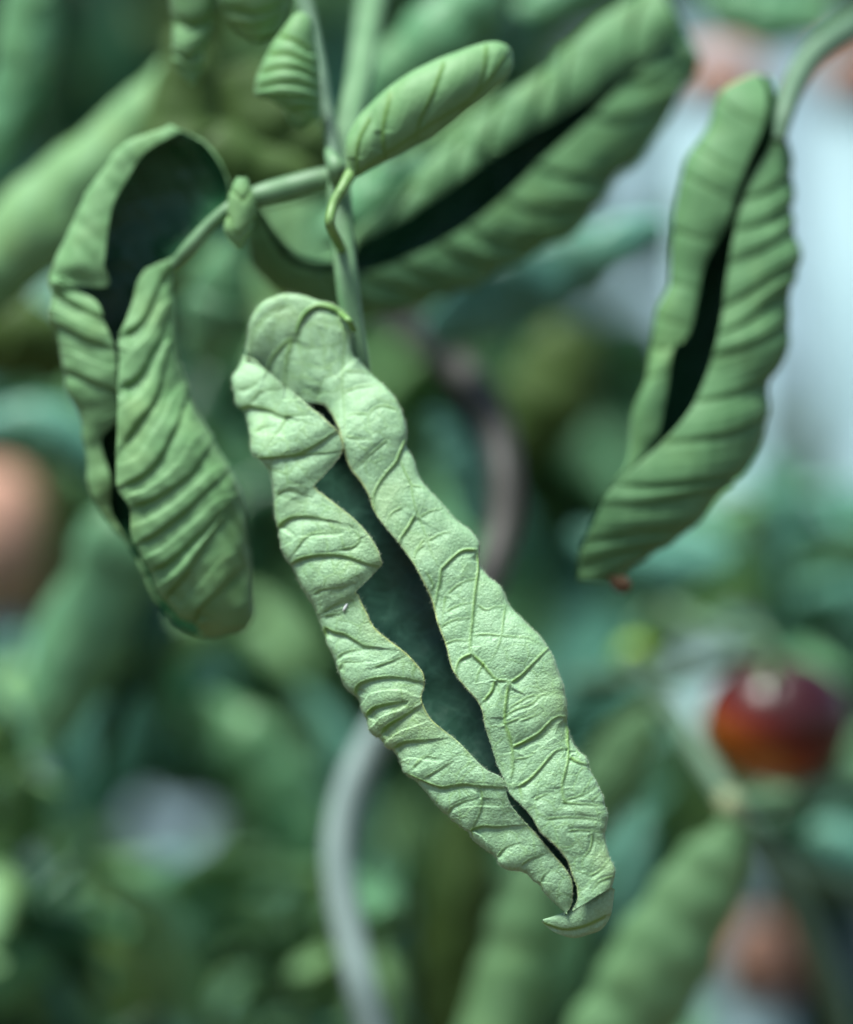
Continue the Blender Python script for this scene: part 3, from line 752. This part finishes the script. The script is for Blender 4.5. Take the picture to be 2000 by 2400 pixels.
# ------------------------------------------------------------------ things further back, each where it stands
def back_leaf(center, halfw, y, label, mat='back_under', ribs=5, group=None, kh=.45, seed=1, wrap=290, rib_amp=4.5, name='curled_leaf'):
    r_ = np.random.default_rng(seed * 7 + 1)
    c_ = np.asarray(center, float); m_ = 13; q_ = np.linspace(0, len(c_) - 1, m_)
    cc = pchip(np.arange(len(c_)), c_, q_) + r_.normal(size=(m_, 2)) * 2
    hw_ = pchip(np.arange(len(c_)), np.asarray(halfw, float), q_)[:, 0] * r_.uniform(.9, 1.08, m_)
    A, B = band(cc, hw_)
    o = pod_leaf(name, A, B, y, [M[mat], M['leaf_upper']], nrows=90, nc=44, kh=kh, ribs=ribs, rib_amp=rib_amp, rnd=4.5, seed=seed, wrap=wrap, hmax=170)
    return tag(o, label, 'leaf', group)
BG = 'blurred curled leaves behind the shoot'
L = [
 ([(455, 120), (380, 230), (270, 360), (150, 480), (30, 590), (-120, 720)], [30, 75, 95, 105, 110, 90], .085, 'broad blurred leaf sloping from top left down to the left edge', 'leaf_under', 3),
 ([(90, -120), (70, 60), (30, 220), (-20, 360), (-80, 470)], [50, 75, 70, 60, 30], .10, 'pale blurred leaf at the top left corner', 'back_under', 4),
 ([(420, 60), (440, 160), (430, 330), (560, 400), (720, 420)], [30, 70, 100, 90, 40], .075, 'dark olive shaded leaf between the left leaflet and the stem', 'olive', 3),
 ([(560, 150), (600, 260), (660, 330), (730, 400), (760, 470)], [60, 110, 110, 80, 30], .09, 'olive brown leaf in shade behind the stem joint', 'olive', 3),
 ([(-80, 780), (30, 790), (110, 830), (150, 880)], [80, 100, 80, 30], .10, 'olive shaded leaf at the left edge below the broad leaf', 'olive', 3),
 ([(-60, 1010), (60, 990), (160, 1030), (240, 1090), (300, 1190)], [40, 55, 60, 50, 20], .14, 'teal blurred leaf crossing behind the lower half of the left leaflet', 'teal_under', 3),
 ([(350, 1130), (300, 1260), (230, 1420), (150, 1600), (90, 1780)], [40, 100, 110, 90, 40], .12, 'long green leaf hanging below the left leaflet, reaching down left', 'back_under', 5),
 ([(470, 1640), (560, 1730), (650, 1850), (720, 1970), (760, 2080)], [30, 80, 85, 70, 30], .16, 'green blurred leaf sloping down to the grey rod at lower left', 'back_under', 4),
 ([(230, 1590), (330, 1545), (440, 1570), (540, 1610)], [30, 60, 65, 30], .17, 'bluish glossy leaf below the tip of the left leaflet', 'teal_under', 2),
 ([(1560, 530), (1430, 580), (1290, 640), (1150, 700), (1010, 790)], [30, 70, 90, 90, 40], .11, 'teal leaf under the long half-open leaflet, right of centre', 'teal_under', 4),
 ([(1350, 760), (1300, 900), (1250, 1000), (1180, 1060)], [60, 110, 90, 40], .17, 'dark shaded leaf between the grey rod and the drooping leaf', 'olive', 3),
 ([(1010, 960), (1060, 1040), (1100, 1140), (1115, 1240)], [20, 48, 52, 25], .13, 'slim pale teal leaf right beside the upper part of the sharp leaf', 'teal_under', 2),
 ([(1530, 1660), (1480, 1730), (1430, 1830), (1380, 1950)], [20, 60, 70, 35], .12, 'pale green leaf just right of the lower part of the sharp leaf', 'leaf_under', 0),
 ([(1730, 1930), (1660, 2060), (1570, 2220), (1470, 2380), (1380, 2520)], [40, 95, 110, 115, 90], .09, 'big pale green rolled leaf at the lower right', 'leaf_under', 0),
 ([(1260, 1990), (1240, 2120), (1200, 2280), (1160, 2440), (1140, 2540)], [30, 80, 88, 95, 80], .10, 'pale green leaf hanging straight down below the sharp leaf tip', 'leaf_under', 0),
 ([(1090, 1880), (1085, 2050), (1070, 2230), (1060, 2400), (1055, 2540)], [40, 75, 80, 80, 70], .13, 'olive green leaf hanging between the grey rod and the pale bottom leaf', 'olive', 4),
 ([(1340, 1250), (1420, 1290), (1560, 1330), (1700, 1330)], [20, 50, 60, 30], .16, 'blurred teal leaf under the tip of the drooping leaf', 'teal_under', 3),
 ([(1900, 1930), (1960, 1990), (2080, 2040)], [30, 70, 60], .15, 'dark teal leaf at the right edge under the tomato', 'teal_under', 2),
 ([(1230, 40), (1330, -10), (1420, -80)], [40, 60, 60], .11, 'green leaf at the top edge right of centre', 'back_under', 3),
 ([(1960, 30), (1850, 40), (1740, 30), (1650, -20)], [40, 70, 70, 40], .16, 'grey-green leaf along the top edge above the drooping leaf', 'back_under', 3),
 ([(540, 560), (520, 680), (500, 760), (470, 850)], [30, 70, 70, 40], .10, 'pale leaf seen between the left leaflet and the sharp leaf', 'back_under', 3),
 ([(1000, 400), (930, 440), (850, 500), (760, 560)], [40, 60, 55, 25], .065, 'short pale leaf inside the fork right of the stem', 'back_under', 3),
 ([(800, 500), (920, 480), (1060, 470), (1200, 430)], [50, 110, 120, 70], .10, 'leaf added to shade the grey rod, behind the fork between the stem and the long half-open leaflet', 'back_under', 3),  # extra leaf, mostly hidden, added to keep sun off the upper rod
 ([(1190, -60), (1080, 40), (980, 130), (890, 210), (830, 290)], [50, 85, 85, 60, 25], .095, 'blurred green leaf at the top edge behind the small spoon-shaped leaflet', 'back_under', 3),
 ([(620, 2000), (560, 2080), (520, 2180), (500, 2280)], [30, 60, 60, 30], .22, 'light green leaf left of the lower grey rod', 'back_under', 3),
 ([(250, 2030), (200, 2120), (190, 2230), (200, 2330)], [30, 70, 70, 30], .22, 'light green leaf at the lower left corner', 'back_under', 3),
 ([(1780, 1080), (1830, 1160), (1900, 1280), (1930, 1400)], [20, 55, 60, 30], .22, 'soft teal leaf hanging in front of the pale wall at right', 'teal_under', 3),
]
for i, (c, hw, y, lab, mt, rb) in enumerate(L):
    back_leaf(c, hw, y, lab, mt, rb, BG, seed=60 + i)

# fruit truss stems at lower right
ts = empty('truss_stem', tuple(to_world(1716, 1890, .10)))
tag(ts, 'forked green stems meeting at a pale joint below the tomato', 'stem')
tube('stem', [(1480, 1540, .13), (1560, 1650, .12), (1640, 1770, .11), (1716, 1890, .10)], [24, 26, 27, 28], M['stem_grey'], ts)
tube('stem', [(1716, 1890, .10), (1800, 1880, .11), (1900, 1855, .12), (2080, 1820, .13)], [26, 27, 26, 26], M['stem'], ts)
tube('stem', [(1716, 1890, .10), (1790, 1990, .105), (1870, 2120, .11), (1930, 2270, .115), (1990, 2480, .12)], [26, 30, 32, 34, 36], M['stem_grey'], ts)
tube('stem', [(1790, 1990, .105), (1880, 2040, .12), (1990, 2075, .13), (2100, 2080, .14)], [18, 24, 24, 22], M['stem'], ts)
M['joint'] = plain_mat('pale_joint', (.36, .40, .20), (.42, .46, .26), 100, .5)
tube('joint', [(1700, 1865, .098), (1714, 1890, .095), (1722, 1925, .098)], [18, 30, 18], M['joint'], ts)
tube('stem', [(1340, 1600, .15), (1440, 1590, .14), (1540, 1600, .13), (1650, 1570, .13), (1740, 1540, .125), (1800, 1520, .125)], [18, 20, 21, 20, 18, 16], M['stem_grey'], ts)
tube('stem', [(1500, 1340, .17), (1560, 1420, .16), (1640, 1470, .15), (1740, 1500, .14)], [18, 20, 20, 18], M['stem_grey'], ts)

# ripe tomato
def tomato_mat():
    m, nt, b = nmat('tomato_skin')
    tc = nt.nodes.new('ShaderNodeTexCoord'); sp = nt.nodes.new('ShaderNodeSeparateXYZ')
    nt.links.new(tc.outputs['Generated'], sp.inputs[0])
    ad = nt.nodes.new('ShaderNodeMath'); ad.operation = 'MULTIPLY_ADD'; ad.inputs[1].default_value = .75
    nt.links.new(sp.outputs['X'], ad.inputs[0]); nt.links.new(sp.outputs['Z'], ad.inputs[2])
    col = ramp(nt, mapr(nt, ad.outputs[0], .1, 1.3, 0, 1), [(.0, (.55, .17, .012)), (.34, (.46, .11, .01)), (.52, (.15, .013, .006)), (.7, (.055, .006, .005)), (1, (.03, .004, .005))])
    nt.links.new(col, b.inputs['Base Color']); b.inputs['Roughness'].default_value = .33
    b.inputs['Specular IOR Level'].default_value = .5
    return m
M['tomato'] = tomato_mat()
tc_ = to_world(1822, 1690, .125)
tom = empty('tomato', tuple(tc_))
tag(tom, 'dark red tomato with an orange lower left side, hanging at right', 'tomato')
rt = 176 * S * (D + .125) / D
ellipsoid('fruit', tc_, (rt, rt, rt * .86), M['tomato'], tom, ru=40, rv=28, prof=lambda s: 1 - .10 * math.exp(-(s / .12) ** 2))
for k in range(5):
    a = k * 1.2566 + .5
    base = np.array([1815., 1560.]); dx, dyy = math.cos(a), math.sin(a)
    c = [(base[0] + dx * q * 95, base[1] + q * q * 45 - dyy * 4 * q) for q in (0, .35, .7, 1.0)]
    A, Bb = band(c, [10, 20, 16, 4])
    pod_leaf('sepal', A, Bb, [.125 - .012 * 1 * q * dyy - .002 for q in (0, .35, .7, 1.0)], [M['leaf_under'], M['leaf_upper']], nrows=24, nc=20, kh=.2, rnd=.5, parent=tom)
tube('fruit_stalk', [(1818, 1565, .125), (1808, 1520, .124), (1790, 1490, .125), (1740, 1480, .13)], [13, 13, 12, 12], M['stem'], tom)

# small unripe fruit
uc = to_world(1488, 1538, .15)
un = empty('unripe_tomato', tuple(uc))
tag(un, 'tiny yellow-green unripe fruit hanging right of the sharp leaf', 'unripe tomato')
ru_ = 46 * S * (D + .15) / D
ellipsoid('fruit', uc, (ru_, ru_, ru_ * .95), M['unripe'], un)
tube('fruit_stalk', [(1490, 1495, .15), (1500, 1460, .15), (1530, 1430, .155)], [8, 9, 9], M['stem'], un)

# grey spiral rod
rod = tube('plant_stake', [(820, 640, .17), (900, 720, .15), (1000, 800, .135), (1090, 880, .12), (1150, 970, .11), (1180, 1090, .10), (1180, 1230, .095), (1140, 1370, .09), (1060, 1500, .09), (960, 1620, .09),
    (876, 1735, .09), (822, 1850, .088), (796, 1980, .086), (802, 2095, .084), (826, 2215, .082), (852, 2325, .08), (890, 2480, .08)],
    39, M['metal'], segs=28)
tag(rod, 'thick grey spiral plant rod winding down behind the sharp leaf', 'plant stake')

# pale posts with pinkish caps, far out of focus
M['post'] = plain_mat('pale_post', (.24, .36, .39), (.30, .43, .46), 20, .7, .1, .2)
def lathe_post(px, top, half, cap_bottom, y, label):
    k = S * (D + y) / D; c = to_world(px, top, y); zb = float(to_world(px, cap_bottom, y)[2]); R = half * k
    e = empty('post', (c[0], y, 0)); tag(e, label, 'post', 'pale posts with pinkish caps')
    def lathe(name, prof, mat):
        n = 32; V = [(c[0] + r * math.cos(2 * math.pi * j / n), y + r * math.sin(2 * math.pi * j / n), z) for r, z in prof for j in range(n)]
        F = [(i * n + j, i * n + (j + 1) % n, (i + 1) * n + (j + 1) % n, (i + 1) * n + j) for i in range(len(prof) - 1) for j in range(n)]
        return make_mesh(name, V, F, [mat], parent=e)
    h = float(c[2]) - zb
    lathe('shaft', [(R * .86, 0), (R * .86, zb + h * .05), (0, zb + h * .05)], M['post'])
    lathe('cap', [(0, zb), (R, zb), (R, zb + h * .55), (R * .92, zb + h * .75), (R * .7, zb + h * .92), (R * .35, zb + h), (0, zb + h * 1.01)], M['clay'])
lathe_post(1690, 118, 105, 235, .30, 'pale post with a pinkish cap showing behind the top of the drooping leaf')
lathe_post(2015, 100, 95, 240, .32, 'pale post with a pinkish cap at the right edge near the top')
lathe_post(-25, 1090, 130, 1440, .24, 'post with a pinkish cap at the left edge below the middle')
lathe_post(1785, 2150, 88, 2330, .27, 'post with a pinkish cap at the bottom right between the stems')

# ------------------------------------------------------------------ leafy mass behind everything (nobody could count it)
def foliage(name, n, yr, keep, size, mats, seed, label):
    r = np.random.default_rng(seed)
    NU, NV = 9, 8
    Vs, Fs, Ms = [], [], []
    g = np.arange(NU * NV).reshape(NU, NV)
    quad = np.stack([g[:-1, :-1], g[1:, :-1], g[1:, 1:], g[:-1, 1:]], -1).reshape(-1, 4)
    u = np.linspace(0, 1, NU); ph = np.linspace(-.2, math.pi * 1.45, NV)
    cnt = 0; tries = 0
    while cnt < n and tries < n * 14:
        tries += 1
        px, py, y = r.uniform(-500, 2500), r.uniform(-500, 2900), r.uniform(*yr)
        c = to_world(px, py, y)
        Lh = r.uniform(*size); wd = Lh * r.uniform(.10, .2)
        az = r.uniform(0, 6.28); el = r.uniform(-1.35, -.1)
        d = np.array([math.cos(az) * math.cos(el), math.sin(az) * math.cos(el), math.sin(el)])
        k = S * (D + y) / D; e = d[[0, 2]] * Lh * .5 / k; m_ = wd / k * .8
        q0 = r.random()
        if not all(keep(px + f * e[0] + gx * m_, py - f * e[1], q0) for f in (-1, -.5, 0, .5, 1) for gx in (-1, 1)): continue
        s = np.cross(d, [0, 0, 1.]); s /= np.linalg.norm(s) + 1e-9; up = np.cross(s, d)
        cen = c + d[None] * ((u - .5) * Lh)[:, None] + up[None] * (np.sin(u * math.pi) * Lh * r.uniform(-.05, .18))[:, None]
        ww = wd * np.sin(np.clip(u * .93 + .05, 0, 1) * math.pi) ** .6 * (1 + .18 * np.sin(u * r.uniform(14, 22) + r.uniform(0, 6)))
        roll = r.uniform(0, 6.28)
        X = cen[:, None] + ww[:, None, None] * (np.cos(ph + roll)[None, :, None] * s + np.sin(ph + roll)[None, :, None] * up * .8)
        Vs.append(X.reshape(-1, 3)); Fs.append(quad + cnt * NU * NV); Ms.append(np.full(len(quad), r.integers(len(mats)))); cnt += 1
    V = np.concatenate(Vs)
    o = make_mesh(name, V, np.concatenate(Fs), [M[m] for m in mats], np.concatenate(Ms), {'vein': np.zeros(len(V)), 'edge': np.zeros(len(V))})
    return tag(o, label, 'foliage', kind='stuff')

def open_right(px, py, q):          # the pale wall shows at right: only sparse leaves there
    if px > 1390 and 110 < py < 780: return q < .012
    if px > 1850 and 780 <= py < 1150: return q < .12
    if px > 1500 and py <= 110: return q < .5
    if 255 < px < 465 and 1880 < py < 2000: return False
    if px < 150 and 1070 < py < 1450: return q < .5
    return True
foliage('background_foliage', 2500, (.30, .75), open_right, (.035, .08), ['back_under', 'teal_under', 'teal_under', 'leaf_under', 'olive', 'leaf_upper'], 5, 'dense dark green foliage melting into blur behind everything')
def near_bits(px, py, q):
    if px < 150 and 1070 < py < 1450: return False
    if 255 < px < 465 and 1860 < py < 2010: return False
    return (px < 1000 and py > 1950) or (px < 900 and py > 300 and q < .16) or (850 < px < 1330 and 250 < py < 760) or (px < 170 and py > 1430)  # the patch behind the long leaflet is added to shade the rod
foliage('lower_foliage', 520, (.12, .28), near_bits, (.015, .04), ['back_under', 'teal_under', 'leaf_under', 'leaf_under', 'leaf_upper'], 9, 'small blurred bright and dark leaves between the nearer leaves and the dark mass, with an added patch to shade the rod')

def right_bits(px, py, q):
    if 1690 < px < 1880 and 2120 < py < 2420: return False
    return px > 1400 and ((1130 < py < 1560) or (py >= 1560 and q < .25))
foliage('right_foliage', 170, (.19, .30), right_bits, (.02, .045), ['back_under', 'teal_under', 'teal_under', 'leaf_upper'], 13, 'soft teal leaves in blur around and behind the tomato')
